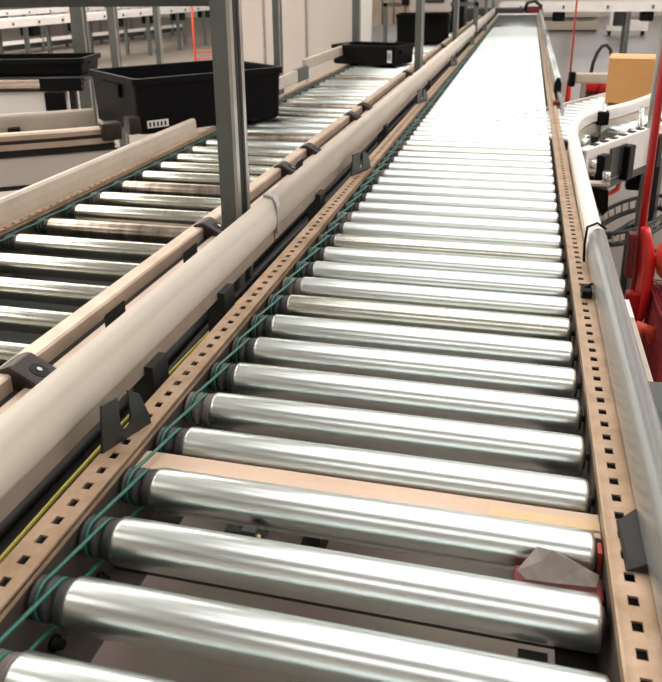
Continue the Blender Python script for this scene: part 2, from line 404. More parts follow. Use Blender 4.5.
# right guard, bending away with the branch line
def sweep(parent, name, path, prof, m, closed=False):
    """sweep a cross section (offset to the right of travel, height) along a horizontal path"""
    b = MB(); vs = []; n = len(prof); mlen = len(path)
    for i, p in enumerate(path):
        a = Vector(path[max(i - 1, 0)]); c = Vector(path[min(i + 1, mlen - 1)]); d = (c - a); d.z = 0; d.normalize()
        rt = Vector((d.y, -d.x, 0))
        for o_, h in prof: vs.append(Vector(p) + rt * o_ + Vector((0, 0, h)))
    fs = [(i * n + k_, i * n + (k_ + 1) % n, (i + 1) * n + (k_ + 1) % n, (i + 1) * n + k_) for i in range(mlen - 1) for k_ in range(n)]
    b.add(vs, fs, 0, False); b.add(vs, [tuple(range(n))[::-1], tuple(range((mlen - 1) * n, mlen * n))])
    return b.build(name, m, parent)
def bez(p0, p1, p2, n=10):
    return [tuple((1 - t) ** 2 * a + 2 * t * (1 - t) * b_ + t * t * c for a, b_, c in zip(p0, p1, p2)) for t in [i / n for i in range(n + 1)]]
gpath = [(.600, y, 0) for y in (-.45, .2, .8, 1.25)]
g4 = guard('guard_rail', 'shiny silver guard rail right of the main rollers, near straight section', .600, .002, .078, .030, -1, -1.6, 1.25, M_GUARDR, M_GUARD_SHADE)
prof = [(0, .002)]
U2 = Vector((.49, .87, 0)); N2 = Vector((-.87, .49, 0))      # branch direction / its left normal
pA = (.607, 2.35, 0); pB = (.615, 2.62, 0); pC = (.77, 2.93, 0); pD = tuple(Vector(pC) + U2 * 2.4 + Vector((.25, -.1, 0)))
curve = [(.600, 1.256, 0), (.602, 1.7, 0)] + bez(pA, (.600, 2.86, 0), (.774, 3.06, 0), 12) + bez((.774, 3.06, 0), (.90, 3.22, 0), (1.03, 3.56, 0), 6)[1:] + [(1.10, 3.57, 0), (1.6, 3.56, 0)]
g5 = thing('guard_rail', 'pale guard rail curving away to the right in front of the cardboard box', 'guard rail', (.6, 1.26, 0))
prof2 = [(a, c + (.0)) for a, c in prof]
o = sweep(g5, 'rail_face', curve, [(a, c + .0) for a, c in [(0, .03), (-.003, .045), (0, .064), (.006, .074), (.013, .078), (.022, .076), (.028, .068), (.030, .055), (.030, .03)]], M_WHITE); o.location = -g5.location
o = sweep(g5, 'inner_rail', [(x - .0, y, z) for x, y, z in curve], [(.004, -.02), (.000, -.01), (0, .012), (.006, .02), (.026, .02), (.026, -.02)], M_CREAM); o.location = -g5.location
b = MB(); b.tube([(.592, 1.24, .0), (.590, 1.25, .04), (.594, 1.27, .075), (.615, 1.28, .083), (.635, 1.28, .07)], .003, 6); o = b.build('cable_tie', M_BLACK, g5); o.location = -g5.location

# ------------------------------------------------------------------ twin guide rails with clamps on the left line
tw = thing('guide_rail', 'tan twin guide rail with brown clamps along the right edge of the left conveyor', 'guide rail', (-.36, -1.3, -.02))
def P(o, t): o.location = -t.location; return o
for (ya, yb) in ((-1.3, 13.5),):
    b = MB(); b.prism([(-.388, -.030), (-.388, -.004), (-.383, 0), (-.352, 0), (-.348, -.004), (-.348, -.030)], ya, yb); P(b.build('upper_rail', M_FLANGE2, tw), tw)
    b = MB(); b.prism([(-.330, -.055), (-.330, -.026), (-.326, -.022), (-.300, -.022), (-.296, -.026), (-.296, -.055)], ya, yb); P(b.build('lower_rail', M_FLANGE2, tw), tw)
    b = MB(); b.box(-.350, -.328, ya, yb, -.052, -.030); P(b.build('slot_strip', M_SLOT, tw), tw)
def clamp(y):
    b = MB(); L = .062
    # angled cast block over both rails, with a bolt hole in its sloping face
    pr = [(-.378, -.035), (-.378, .004), (-.354, .014), (-.346, .012), (-.290, -.018), (-.283, -.058), (-.300, -.066)]
    b.prism(pr, y, y + L)
    o = b.build('clamp', M_BRONZE, tw); P(o, tw)
    mod = o.modifiers.new('b', 'BEVEL'); mod.width = .006; mod.segments = 2
    c = Vector((-.316, y + L * .5, -.0035)); nrm = Vector((.030, 0, .056)).normalized()
    b = MB(); side = Vector((0, 1, 0)); upv = nrm.cross(side)
    for rr, dz, mi in ((.014, .0008, 0), (.004, .003, 1)):
        ring = [c + nrm * dz + side * math.cos(a) * rr + upv * math.sin(a) * rr * 1.25 for a in [i * math.pi / 8 for i in range(16)]]
        ring2 = [v - nrm * (.004 + dz) for v in ring]
        b.add(ring + ring2, [tuple(range(16))] + [(i, (i + 1) % 16, 16 + (i + 1) % 16, 16 + i) for i in range(16)], mi)
    q = b.build('bolt', [M_SLOT, M_CHROME], o)
for y in (.49, 1.31, 2.0, 2.33, 3.1, 3.4, 4.9, 5.6, 7.2): clamp(y)

# left outer guide of the left conveyor
lg = thing('guard_rail', 'tall cream guard rail left of the worn rollers, ending at the big black tote', 'guard rail', (-1.095, -1.3, -.1))
b = MB(); b.prism([(-1.095, -.112), (-1.093, -.06), (-1.095, -.030), (-1.103, -.022), (-1.118, -.022), (-1.125, -.03), (-1.125, -.112)], -1.3, 3.02); P(b.build('rail_face', M_CREAM, lg), lg)
b = MB(); b.box(-1.097, -1.09, -1.3, 3.02, -.118, -.111); P(b.build('seal_strip', M_BRACK, lg), lg)

# further guide rails past the first tote
for (ya, yb, x, z, lab) in ((3.75, 5.0, -1.10, -.02, 'short cream guide rail right of the big black tote beside the left rollers'), (5.1, 6.6, -1.14, .02, 'pale guide rail with a black end reaching the second black tote')):
    t = thing('guard_rail', lab, 'guard rail', (x, ya, z))
    b = MB(); b.box(0, .03, 0, yb - ya, -.04, .04, bev=.008); b.build('rail_face', M_CREAM, t)
    b = MB(); b.box(-.004, .034, yb - ya - .25, yb - ya + .02, -.044, .044, bev=.006); b.build('end_cap', M_BRACK, t)

# ------------------------------------------------------------------ steel posts between the lines
def post(x, y, label, z1=2.6, w_=.046, d_=.062, group=None, z0=FL, m=M_POST):
    t = thing('steel_post', label, 'post', (x, y, z0), 0, group); H = z1 - z0
    b = MB(); b.box(-w_ / 2, w_ / 2 - .006, -d_ / 2, d_ / 2, 0, H)
    b.build('column', m, t)
    b = MB()
    b.box(w_ / 2 - .006, w_ / 2 + .002, -d_ / 2, -d_ / 2 + .019, 0, H); b.box(w_ / 2 - .006, w_ / 2 + .002, d_ / 2 - .019, d_ / 2, 0, H)
    b.build('channel_lip', M_LIP, t)
    b = MB(); b.box(w_ / 2 - .008, w_ / 2 - .003, -d_ / 2 + .019, d_ / 2 - .019, 0, H); b.build('slot', M_SLOT, t)
    if z0 == FL:
        b = MB(); b.box(-.06, .06, -.06, .06, 0, .01); b.build('base_plate', m, t)
    return t
names = ['grey steel channel post rising nearest, close to the rail joint', 'grey steel post behind the guard rail, second from the front', 'grey steel post behind the guard rail, third from the front',
         'grey steel post behind the guard rail, fourth from the front', 'grey steel post behind the guard rail, fifth from the front', 'grey steel post at the far end of the guard rail row']
for i, y in enumerate((1.24, 4.62, 7.25, 10.12, 12.7, 15.3)):
    post(-.228, y, names[i], w_=.044, d_=.08, group='posts between the two conveyors')
post(-1.27, 4.95, 'grey steel post standing behind the big black tote', w_=.05)
post(-2.71, 4.76, 'dark grey steel post between the two nearest black totes', w_=.10, d_=.055)
post(-3.12, 6.0, 'dark steel post left of the thin steel post, behind the big black tote', w_=.075, d_=.05)
post(-3.08, 6.8, 'thin steel post left of the orange frame in the background', w_=.06, d_=.04)
post(-1.49, 8.7, 'grey-green post at the right edge of the beige partition', w_=.09, d_=.05)
b = MB(); b.box(-3.6, -1.35, 4.17, 4.23, .46, .54); tag(b.build('overhead_beam', M_BRACK), 'dark steel beam crossing the top left of the view above the totes', 'beam')

# ------------------------------------------------------------------ cable tray in the gap
t = thing('cable_tray', 'black cable tray with dark and yellow cables between the two conveyors', 'cable tray', (-.2, -.4, -.3))
b = MB(); b.box(-.28, -.11, -1.3, 13, -.135, -.130); b.box(-.282, -.280, -1.3, 13, -.135, -.10); P(b.build('tray', M_SLOT, t), t)
for k_, (x, z, rr, m) in enumerate(((-.235, -.118, .009, M_BLACKM), (-.20, -.120, .008, M_BLACKM), (-.265, -.12, .007, M_BLACKM), (-.172, -.095, .0035, M_YEL), (-.165, -.122, .007, M_BLACKM), (-.14, -.118, .009, M_BLACKM))):
    b = MB(); b.tube([(x + .006 * math.sin(y * 3 + k_), y, z + .003 * math.sin(y * 5 + k_ * 2)) for y in [-.4 + .15 * i for i in range(11 if m is M_YEL else 88)]], rr, 7)
    P(b.build('cable', m, t), t)
for i, y in enumerate((.655, 1.0, 1.9)):
    b = MB(); b.prism([(0, 0), (0, .12), (.004, .125), (.004, 0)], 0, .07)
    b.box(0, .05, 0, .07, 0, .004)
    o = b.build('support_plate', M_BRACK, t, (-.265, y, -.08)); o.location = Vector((-.265, y, -.08)) - t.location

# ------------------------------------------------------------------ totes
def tote(loc, rz, L, W, H, label, m=M_BLACK, sticker=None, group='black totes', tilt=0):
    t = thing('tote', label, 'tote', loc, rz, group)
    th = .012; tp = .965
    b = MB()
    def ring(l, w, z): return [(-l / 2, -w / 2, z), (l / 2, -w / 2, z), (l / 2, w / 2, z), (-l / 2, w / 2, z)]
    # rounded rectangle rings
    def rr(l, w, z, r_=.03, n=4):
        out = []
        for cx, cy, a0 in ((l / 2 - r_, -w / 2 + r_, -math.pi / 2), (l / 2 - r_, w / 2 - r_, 0), (-l / 2 + r_, w / 2 - r_, math.pi / 2), (-l / 2 + r_, -w / 2 + r_, math.pi)):
            out += [(cx + r_ * math.cos(a0 + math.pi / 2 * i / n), cy + r_ * math.sin(a0 + math.pi / 2 * i / n), z) for i in range(n + 1)]
        return out
    rings = [rr(L * tp - .02, W * tp - .02, 0), rr(L * tp, W * tp, .01), rr(L * .985, W * .985, H * .93), rr(L * .985, W * .985, H - .001), rr(L - 2 * th - .02, W - 2 * th - .02, H - .001), rr(L * tp - 2 * th, W * tp - 2 * th, th)]
    n = len(rings[0]); vs = [v for R_ in rings for v in R_]
    b.add(vs, [(j * n + i, j * n + (i + 1) % n, (j + 1) * n + (i + 1) % n, (j + 1) * n + i) for j in range(len(rings) - 1) for i in range(n)])
    b.add(vs, [tuple(range(n))[::-1], tuple(range(5 * n, 6 * n))]); b.build('body', m, t)
    b = MB(); A, B = rr(L + .012, W + .012, H - .028), rr(L + .012, W + .012, H + .004); C_ = rr(L - .03, W - .03, H + .004); D = rr(L - .03, W - .03, H - .028)
    b.add(A + B + C_ + D, [(j * n + i, j * n + (i + 1) % n, ((j + 1) % 4) * n + (i + 1) % n, ((j + 1) % 4) * n + i) for j in range(4) for i in range(n)]); b.build('rim', m, t)
    for sx in (-1, 1):
        b = MB(); b.box(-.012, .012, -W * .18, W * .18, H * .62, H * .86, bev=.004); o = b.build('handle', m, t, (sx * (L * .5 - .004), 0, 0))
    if sticker:
        sx, sz, sw, sh = sticker
        k_ = (sz / H * (.985 - tp) + tp) * W / 2
        b = MB(); b.box(sx - sw / 2, sx + sw / 2, -k_ - .006, -k_ + .0, sz, sz + sh); o = b.build('sticker', M_LABEL, t)
        s2 = MB()
        for q in range(5): s2.box(sx - sw * .42 + q * sw * .18, sx - sw * .42 + q * sw * .18 + sw * .08, -k_ - .0075, -k_ - .006, sz + sh * .2, sz + sh * .8)
        s2.build('barcode', M_BLACK, o)
    return t
def tote_at(corner, z, ang, L, W, H, label, side='left', **kw):
    """corner = near bottom corner; long side leaves it at ang"""
    d = Vector((math.cos(ang), math.sin(ang))); n_ = Vector((-d.y, d.x))
    c = Vector(corner) + d * L / 2 + n_ * W / 2
    return tote((c.x, c.y, z), ang, L, W, H, label, **kw)
tote_at((-1.33, 2.88), -.09, math.radians(50), .83, .60, .262, 'large open black tote resting across the merge at the left, behind the nearest post', sticker=(-.31, .03, .11, .035))
tote_at((-.63 - .6 * .94 - .03, 6.15 + .6 * .33), -.095, math.radians(-19), .62, .40, .16, 'shallow black tote on the left rollers in front of the beige partition', sticker=(.27, .03, .04, .10))
tote_at((-1.02, 8.65), -.095, math.radians(4), .60, .5, .31, 'deep black tote behind the second post, under the pale machine')
tote_at((-.86, 10.6), -.095, math.radians(0), .46, .5, .50, 'tall black tote farthest along the left rollers')
tote((-2.75, 4.0, .062), math.radians(14), 1.0, .42, .10, 'shallow black tote at the left edge above the grey branch rails', sticker=None)

# pale machine over the left line
t = thing('transfer_unit', 'pale grey-pink box unit above the black totes at the top', 'machine', (-.62, 8.4, .25))
b = MB(); b.box(-.22, .22, 0, .3, .0, .5, bev=.02); b.build('case', M_PINK, t)
b = MB(); b.box(-.30, -.22, -.02, .12, .08, .4, bev=.01); b.build('motor', M_BLACK, t)
b = MB(); b.box(-.05, .16, -.01, 0, .10, .14); b.build('vent', M_BRACK, t)
for sx in (-1, 1):
    b = MB(); b.box(sx * .5 - .02, sx * .5 + .02, .1, .14, FL - .25, .1); b.build('leg', M_POST, t)
b = MB(); b.box(-.52, .52, .1, .14, .06, .1); b.build('cross_bar', M_POST, t)

# ------------------------------------------------------------------ left merging branch
t = thing('branch_conveyor', 'grey curved feeder conveyor joining the left line from the left edge', 'conveyor', (-1.7, 2.4, FL))
def offp(p, n_):      # shift a path sideways (to the left of travel)
    out = []
    for i, v in enumerate(p):
        a = Vector(p[max(i - 1, 0)]); c = Vector(p[min(i + 1, len(p) - 1)]); d = (c - a).normalized()
        out.append((v[0] - d.y * n_, v[1] + d.x * n_, 0))
    return out
pth = [(-2.9, 1.98, 0), (-2.5, 2.12, 0), (-2.15, 2.30, 0), (-1.84, 2.50, 0), (-1.60, 2.66, 0), (-1.42, 2.80, 0)]
P(sweep(t, 'near_side_plate', pth, [(0, -.14), (0, -.27), (-.012, -.27), (-.012, -.14)], M_PANEL), t)
P(sweep(t, 'lower_seal', pth, [(.004, -.27), (.004, -.29), (-.012, -.29), (-.012, -.27)], M_SLOT), t)
P(sweep(t, 'slot_strip', pth, [(.006, -.105), (.006, -.139), (-.012, -.139), (-.012, -.105)], M_SLOT), t)
P(sweep(t, 'lower_rail', pth, [(.018, -.080), (.018, -.104), (-.012, -.104), (-.012, -.080)], M_FLANGE2), t)
P(sweep(t, 'recess_strip', pth, [(.004, -.062), (.004, -.080), (-.02, -.080), (-.02, -.062)], M_BRONZE), t)
P(sweep(t, 'upper_rail', pth, [(.010, -.062), (.012, -.040), (.004, -.030), (-.035, -.030), (-.035, -.062)], M_FLANGE2), t)
p2_ = offp(pth, .62)
P(sweep(t, 'far_guard', p2_, [(0, -.13), (.002, -.06), (0, -.045), (-.008, -.035), (-.03, -.035), (-.035, -.13)], M_CREAM), t)
P(sweep(t, 'bed_plate', offp(pth, .3), [(.28, -.20), (.28, -.205), (-.28, -.205), (-.28, -.20)], M_BRACK), t)
tm = tube_mesh(.54, M_STEEL2)
for i in range(15):
    q = i / 14 * (len(pth) - 1.001); a_, c_ = Vector(pth[int(q)]), Vector(pth[int(q) + 1]); v = a_.lerp(c_, q - int(q)); d = (c_ - a_).normalized()
    o = link('roller', tm, t); P(o, t); n_ = Vector((-d.y, d.x, 0)); v = v + n_ * .57
    o.location = o.location + Vector((v.x, v.y, -.155)); o.rotation_euler = (0, 0, math.atan2(-n_.y, -n_.x))
def blk(name, x, y, rz, a, m=M_BRONZE, bev=.006):
    b = MB(); b.box(*a, M=RZ(rz, (x, y, 0)), bev=bev); P(b.build(name, m, t), t)
blk('clamp', -1.43, 2.79, .75, (-.045, .045, -.045, .03, -.09, -.008), bev=.010)
blk('clamp', -1.37, 2.93, .9, (-.05, .05, -.045, .03, -.085, .0), bev=.010)
for q in (-2.22, -2.12): blk('clamp', q, 2.98 + (q + 2.2) * .6, .55, (-.03, .03, -.03, .02, -.15, -.10), M_BLACK)
for x, y in ((-2.2, 2.4), (-1.62, 2.76), (-2.3, 2.9)): blk('leg', x, y, .5, (-.02, .02, -.02, .02, FL, -.2), M_BRACK, .001)

# second rail line behind it
t = thing('side_rail_frame', 'beige rail frame with a white side plate below the leftmost black tote', 'rail frame', (-2.6, 3.6, 0))
def bx(name, x0, x1, y0, y1, z0, z1, m, rz=.24, bev=.004):
    b = MB(); b.box(x0, x1, y0, y1, z0, z1, bev=bev); o = b.build(name, m, t); o.rotation_euler = (0, 0, rz); return o
bx('upper_rail', -.9, .50, 0, .03, .045, .062, M_FLANGE2); bx('lower_rail', -.9, .50, 0, .03, .015, .03, M_FLANGE2)
bx('side_plate', -.9, .40, .02, .04, -.14, -.005, M_WHITE); bx('seal_strip', -.9, .5, .0, .03, -.005, .012, M_SLOT)
bx('clamp', -.13, -.07, -.02, .035, -.005, .07, M_BRONZE); bx('end_block', .25, .50, -.01, .05, -.0, .075, M_BLACK); bx('end_plate', .27, .39, -.01, .02, -.13, -.01, M_BLACK)
bx('leg', -.5, -.46, .05, .09, FL, -.1, M_BRACK); bx('leg', .40, .44, .05, .09, FL, -.0, M_BRACK)
bx('tote_shelf', -.9, .50, .08, .62, .046, .060, M_BRACK)

# ------------------------------------------------------------------ right branch conveyor
t = thing('branch_conveyor', 'white-sided branch roller conveyor leaving to the right under the cardboard box', 'conveyor', (.9, 3.2, FL))
q0 = Vector((.66, 2.50, 0))          # near line start
W2 = .60
def br(a, n_, z=0): v = q0 + U2 * a + N2 * n_; return Vector((v.x, v.y, z))
tm = tube_mesh(.50, M_STEEL)
ra = math.atan2(-N2.y, -N2.x)
for i in range(30):
    s_ = .30 + i * .085 
    if i < 3: continue
    v = br(s_, .56, -.03)
    o = link('roller', tm, t); P(o, t); o.location = o.location + v; o.rotation_euler = (0, 0, ra)
tmS = tube_mesh(.22, M_STEEL)
for i, (s_, n_) in enumerate(((.22, .30), (.30, .34), (.38, .40), (.46, .46))):
    v = br(s_, n_, -.03); o = link('roller', tmS, t); P(o, t); o.location = o.location + v; o.rotation_euler = (0, 0, ra)
Mbr = Matrix.Translation(q0) @ Matrix.Rotation(math.atan2(U2.y, U2.x), 4, 'Z')
def pb(name, x0, x1, y0, y1, z0, z1, m, bev=0):
    b = MB(); b.box(x0, x1, y0, y1, z0, z1, M=Mbr, bev=bev); o = b.build(name, m, t); P(o, t); return o
pb('near_side_plate', .02, 3.0, -.01, .0, -.16, -.012, M_WHITE)
pb('near_flange', .02, 3.0, -.01, .035, -.012, -.006, M_WHITE)
pb('far_side_plate', .35, 3.0, .60, .61, -.16, -.006, M_WHITE)
pb('bottom_strip', .1, 3.0, -.015, .02, -.19, -.16, M_BRACK)
for s_ in [.12 + .085 * i for i in range(14)]: pb('slot', s_, s_ + .035, .006, .028, -.0055, -.002, M_SLOT)
for s_ in (.10, .33, .62): pb('drive_motor', s_, s_ + .06, -.045, -.012, -.175, -.035, M_BLACK, .008)
pb('grey_panel', .22, .36, -.020, -.011, -.15, -.03, M_BRACK)
for s_ in (.45, 1.1, 2.6):
    for n_ in (.02, .58):
        pb('leg', s_ + .4, s_ + .44, n_, n_ + .04, FL, -.16, M_BRACK)

# guide support rods and clamps of the curved rail
def rod(name, x, y, z0, z1, rr, label):
    t2 = thing(name, label, 'rod', (x, y, z0))
    b = MB(); b.lathe([(0, rr), (z1 - z0, rr)], ax='z', n=12); b.build('rod', M_CHROME, t2); return t2
r1 = rod('support_rod', .768, 2.99, -.16, .10, .010, 'thin steel rod under the black clamp of the curved guard rail')
b = MB(); b.box(-.055, .022, -.03, .03, .172, .228, bev=.008); b.build('clamp', M_BLACK, r1)
r2 = rod('support_rod', .932, 3.10, -.19, .07, .010, 'thin steel rod just left of the round grey upright tube')
b = MB(); b.lathe([(.10, .018), (.10, .036), (.165, .036), (.165, .018)], ax='z', n=16); b.box(-.0, .07, -.03, .03, .10, .165, bev=.012)
b.lathe([(-.045, .012), (-.036, .014)], c=(-.012, 0, .13), ax='y', n=10); b.lathe([(-.045, .012), (-.036, .014)], c=(.022, 0, .13), ax='y', n=10)
b.build('pipe_clamp', M_CHROME, r2)
b = MB(); b.box(-.03, .03, -.03, .03, -.10, .02, bev=.01); b.build('lower_clamp', M_BLACK, r2)
for (x, y, lab) in ((.675, 2.30, 'short bracket bolted in the corner where the curved rail starts'), (.705, 2.12, 'black bracket with a steel sleeve behind the near rail joint')):
    t2 = thing('rail_bracket', lab, 'bracket', (x, y, -.16))
    b = MB(); b.add([(-.06, 0, .12), (.02, 0, .105), (.025, 0, .04), (.01, 0, .02), (-.06, .03, .12), (.02, .03, .105), (.025, .03, .04), (.01, .03, .02)], [(0, 1, 2, 3), (7, 6, 5, 4), (0, 4, 5, 1), (1, 5, 6, 2), (2, 6, 7, 3), (3, 7, 4, 0)]); b.build('plate', M_BLACK, t2)
    b = MB(); b.box(-.08, .022, -.005, .04, .12, .128); b.build('top_plate', M_CREAM, t2)
    b = MB(); b.lathe([(.115, .013), (.165, .013)], c=(.01, .015, 0), ax='z', n=10); b.build('sleeve', M_CHROME, t2)
t = thing('upright_tube', 'round grey steel tube standing at the right edge in front of the cardboard box', 'post', (.972, 3.04, FL))
b = MB(); b.lathe([(0, .021), (3.3, .021)], ax='z', n=20); b.build('tube', M_LIP, t)
b = MB(); b.lathe([(0, .06), (.01, .06)], ax='z', n=16); b.build('base_plate', M_LIP, t)

# silver end plate where the far guard stops
t = thing('end_bracket', 'rounded silver end plate at the opening of the branch line', 'bracket', (.612, 3.6, 0))
b = MB(); pr = [(-.30, -.13), (.45, -.13)] + [(.45 * math.cos(a), .06 * math.sin(a) - .02) for a in [math.pi * i / 12 for i in range(0, 7)]] + [(-.30, .02)]
vs = [(0, y, z) for y, z in pr] + [(.012, y, z) for y, z in pr]; N = len(pr)
b.add(vs, [tuple(range(N)), tuple(range(N, 2 * N))[::-1]] + [(i, (i + 1) % N, N + (i + 1) % N, N + i) for i in range(N)]); b.build('plate', M_GUARDR, t)
b = MB(); b.box(-.03, .0, -.05, .0, -.0, .02); b.build('hook', M_REDM, t)

# cardboard box
t = thing('cardboard_box', 'brown cardboard box on the branch rollers at the right edge', 'box', (.833, 3.68, .002), -.125)
b = MB(); b.box(0, .50, 0, .26, 0, .213, bev=.002); b.build('carton', M_CARD, t)
b = MB(); b.box(.0, .50, -.001, .261, .213, .219); b.build('lid_flap', M_CARD2, t)
b = MB(); b.box(.02, .48, .11, .145, .219, .2196); b.build('tape', M_FLANGE2, t)

# back rail of the branch
t = thing('guard_rail', 'pale round-edged rail with black end behind the cardboard box', 'guard rail', (.69, 4.20, .06))
b = MB(); b.box(.02, .9, -.02, .02, -.028, .03, bev=.012); b.build('rail_face', M_CREAM, t)
b = MB(); b.box(-.012, .022, -.026, .026, -.045, .036, bev=.008); b.build('end_cap', M_BLACK, t)
b = MB(); b.box(.06, .085, -.012, .012, -.16, -.028); b.build('stand_off', M_LIP, t)
b = MB(); b.box(.22, .245, -.012, .012, -.16, -.028); b.build('stand_off', M_LIP, t)
t.rotation_euler = (0, 0, .12)

# red pole far, red extinguisher
t = thing('marker_pole', 'thin bright red pole with a thick red foot beyond the branch line', 'pole', (.695, 4.42, FL))
b = MB(); b.lathe([(0, .014), (-FL + .02, .014), (-FL + .03, .006)], ax='z', n=14); b.build('thick_foot', M_RED, t)
b = MB(); b.lathe([(-FL + .02, .0055), (2.6, .0055)], ax='z', n=10); b.build('pole', M_RED, t)
t = thing('fire_extinguisher', 'red extinguisher with an arched black hose behind the cardboard box', 'fire extinguisher', (.83, 4.46, -.0), 0)
Mrot = None
b = MB(); b.lathe([(-.055, .03), (-.05, .05), (-.03, .060), (.10, .062), (.13, .045), (.15, .02)], ax='x', n=24); b.build('cylinder', M_RED, t)
b = MB(); b.lathe([(.02, .064), (.04, .064)], ax='x', n=24); b.build('band', M_REDD, t)
b = MB(); b.tube([(-.015, 0, .05), (-.01, 0, .12), (.008, 0, .18), (.03, 0, .215), (.055, 0, .222), (.078, 0, .20), (.092, 0, .15), (.10, 0, .02)], .010, 8); b.build('hose', M_BLACKM, t)
b = MB(); b.box(-.04, .12, -.05, .05, FL, -.062, bev=.005); b.build('stand', M_BRACK, t)

# ------------------------------------------------------------------ red hand cart
t = thing('hand_cart', 'red hand cart with dark pole, curved fender and maroon mesh basket, right edge', 'cart', (.85, 1.85, FL))
b = MB(); b.lathe([(.12, .011), (1.9, .011)], ax='z', n=12, c=(-.043, .05, 0)); b.build('pole', M_REDD, t)
# fender: thick curved shell
b = MB(); pts = []; rad = []
for i in range(15):
    a = i / 14; pts.append((-.072 + .050 * math.sin(min(1, a * .75 + .05) * math.pi) , 0, .36 + .40 * a)); rad.append(.010 + .020 * math.sin(max(.02, min(.98, a)) * math.pi) ** .5)
b.tube(pts, rad, 14, flat=.8); b.build('fender', M_RED, t)
b = MB(); b.box(-.085, -.060, -.01, .03, .60, .74, bev=.008); b.build('dark_pad', M_REDM, t)
b = MB(); b.box(-.075, -.035, -.03, .01, .40, .56, bev=.006); b.build('label_plate', M_REDD, t)
b = MB(); b.tube([(-.072, -.13, .30), (-.07, -.13, .40), (-.062, -.13, .46), (-.04, -.13, .50), (-.015, -.13, .49), (.0, -.13, .455)], [.020, .022, .022, .020, .018, .014], 12); b.build('lever', M_REDL, t)
b = MB(); b.tube([(-.02, .1, .66), (.10, .1, .655), (.3, .1, .65)], .006, 8); b.build('cross_bar', M_RED, t)
bk = MB(); bk.lathe([(0, .07), (.02, .095), (.06, .105), (.10, .10), (.13, .06), (.135, .01)], ax='z', n=20, c=(.10, .0, .60)); bk.build('knob', M_REDL, t)
# basket made of crossing wires
b = MB(); bx0, bx1, by0, by1, bz0, bz1 = -.008, .34, -.30, .05, .14, .58
n = 0
for i in range(17):
    x = bx0 + (bx1 - bx0) * i / 16
    b.tube([(x, by0, bz0), (x, by0, bz1)], .0022, 4)
for i in range(18):
    y = by0 + (by1 - by0) * i / 17
    b.tube([(bx0, y, bz0), (bx0 + .01, y, bz1)], .0022, 4)
    b.tube([(bx0, y, bz1), (bx1, y, bz1)], .0022, 4)
for i in range(17):
    z = bz0 + (bz1 - bz0) * i / 16
    b.tube([(bx0 + .01, by1, z), (bx0 + .01, by0, z), (bx1, by0, z)], .0022, 4)
    x = bx0 + (bx1 - bx0) * i / 16
    b.tube([(x, by0, bz1), (x, by1, bz1)], .0022, 4)
b.build('mesh_basket', mat('maroon_wire', (.36, .03, .04), .4), t)
b = MB(); b.box(bx0 + .014, bx1, by0 + .01, by1, bz0, bz1 - .012); b.build('basket_liner', mat('deep_maroon_liner', (.10, .004, .008), .6), t)
b = MB(); b.box(-.10, .36, -.36, .12, .06, .13, bev=.01); b.build('base', M_BRACK, t)
for (x, y) in ((-.05, -.3), (-.05, .08), (.3, -.3), (.3, .08)):
    b = MB(); b.lathe([(-.014, .02), (-.014, .035), (.014, .035), (.014, .02)], ax='x', n=16, c=(x, y, .035)); b.build('wheel', M_BLACKM, t)

# black energy chain loop and red hose hook
t = thing('cable_chain', 'black ribbed cable chain loop sagging under the branch line', 'cable chain', (.95, 3.1, -.4))
pts = []
for i in range(32):
    a = 2 * math.pi * i / 32; A_, B_ = .33 * math.cos(a), .115 * math.sin(a)
    pts.append((.49 * A_ + .87 * B_, .87 * A_ - .49 * B_, .012 * math.cos(a)))
P2 = [(x * .93, y * .93, z - .055) for x, y, z in pts]
b = MB(); b.tube(pts, .009, 8, closed=True); b.build('upper_band', M_BLACKM, t)
b = MB(); b.tube(P2, .012, 8, closed=True); b.build('lower_band', M_BLACKM, t)
for p_, q_ in zip(pts, P2):
    b = MB(); b.tube([p_, q_], .005, 5); b.build('chain_link', M_CREAM, t)
b = MB(); b.tube([(-.12, -.22, -.05), (0, 0, -.045), (.12, .22, -.05)], .012, 6); b.build('support_bar', M_BRACK, t)
b = MB(); b.box(-.02, .02, -.02, .02, FL + .40, -.05); b.build('stand', M_BRACK, t)
t = thing('hose', 'bright red hose bent into a loop hanging under the branch line', 'hose', (.79, 2.8, -.2))
b = MB(); b.tube([(-.03, .0, .035), (.0, 0, .035), (.03, .0, .03), (.048, 0, .01), (.045, 0, -.018), (.02, 0, -.035), (-.02, 0, -.040), (-.05, 0, -.04)], .010, 10); b.build('hose_loop', M_REDL, t)
b = MB(); b.box(-.06, -.03, -.015, .015, -.055, .06, bev=.004); b.build('hose_holder', M_BLACK, t)

# cover boxes on the outside of the right side rail
t = thing('side_cover', 'cream rectangular cover box outside the right guard rail', 'cover box', (.675, 1.08, -.34))
b = MB(); b.box(-.055, .068, 0, .46, 0, .14, bev=.004); b.build('cover', M_CREAM, t)
b = MB(); b.box(-.053, .066, .34, .458, .1405, .143); b.build('white_label', M_WHITE, t)
b = MB(); b.box(-.05, -.0, .1, .14, FL + .34, 0.0); b.build('support', M_BRACK, t)
t = thing('drive_box', 'dark green-grey drive box with a pale knob outside the right guard rail', 'drive box', (.67, .60, -.32))
b = MB(); b.box(-.055, .16, 0, .455, 0, .14, bev=.004); b.build('case', mat('dark_green_grey', (.085, .10, .085), .5, .2), t)
b = MB(); b.lathe([(.14, .012), (.150, .012), (.155, .008)], ax='z', n=14, c=(.075, .33, 0)); b.build('knob', M_WHITE, t)
b = MB(); b.box(-.055, .16, .20, .215, .1405, .145); b.build('seam', M_WHITE, t)
b = MB(); b.box(0, .04, .1, .14, FL + .32, 0.0); b.build('support', M_BRACK, t)
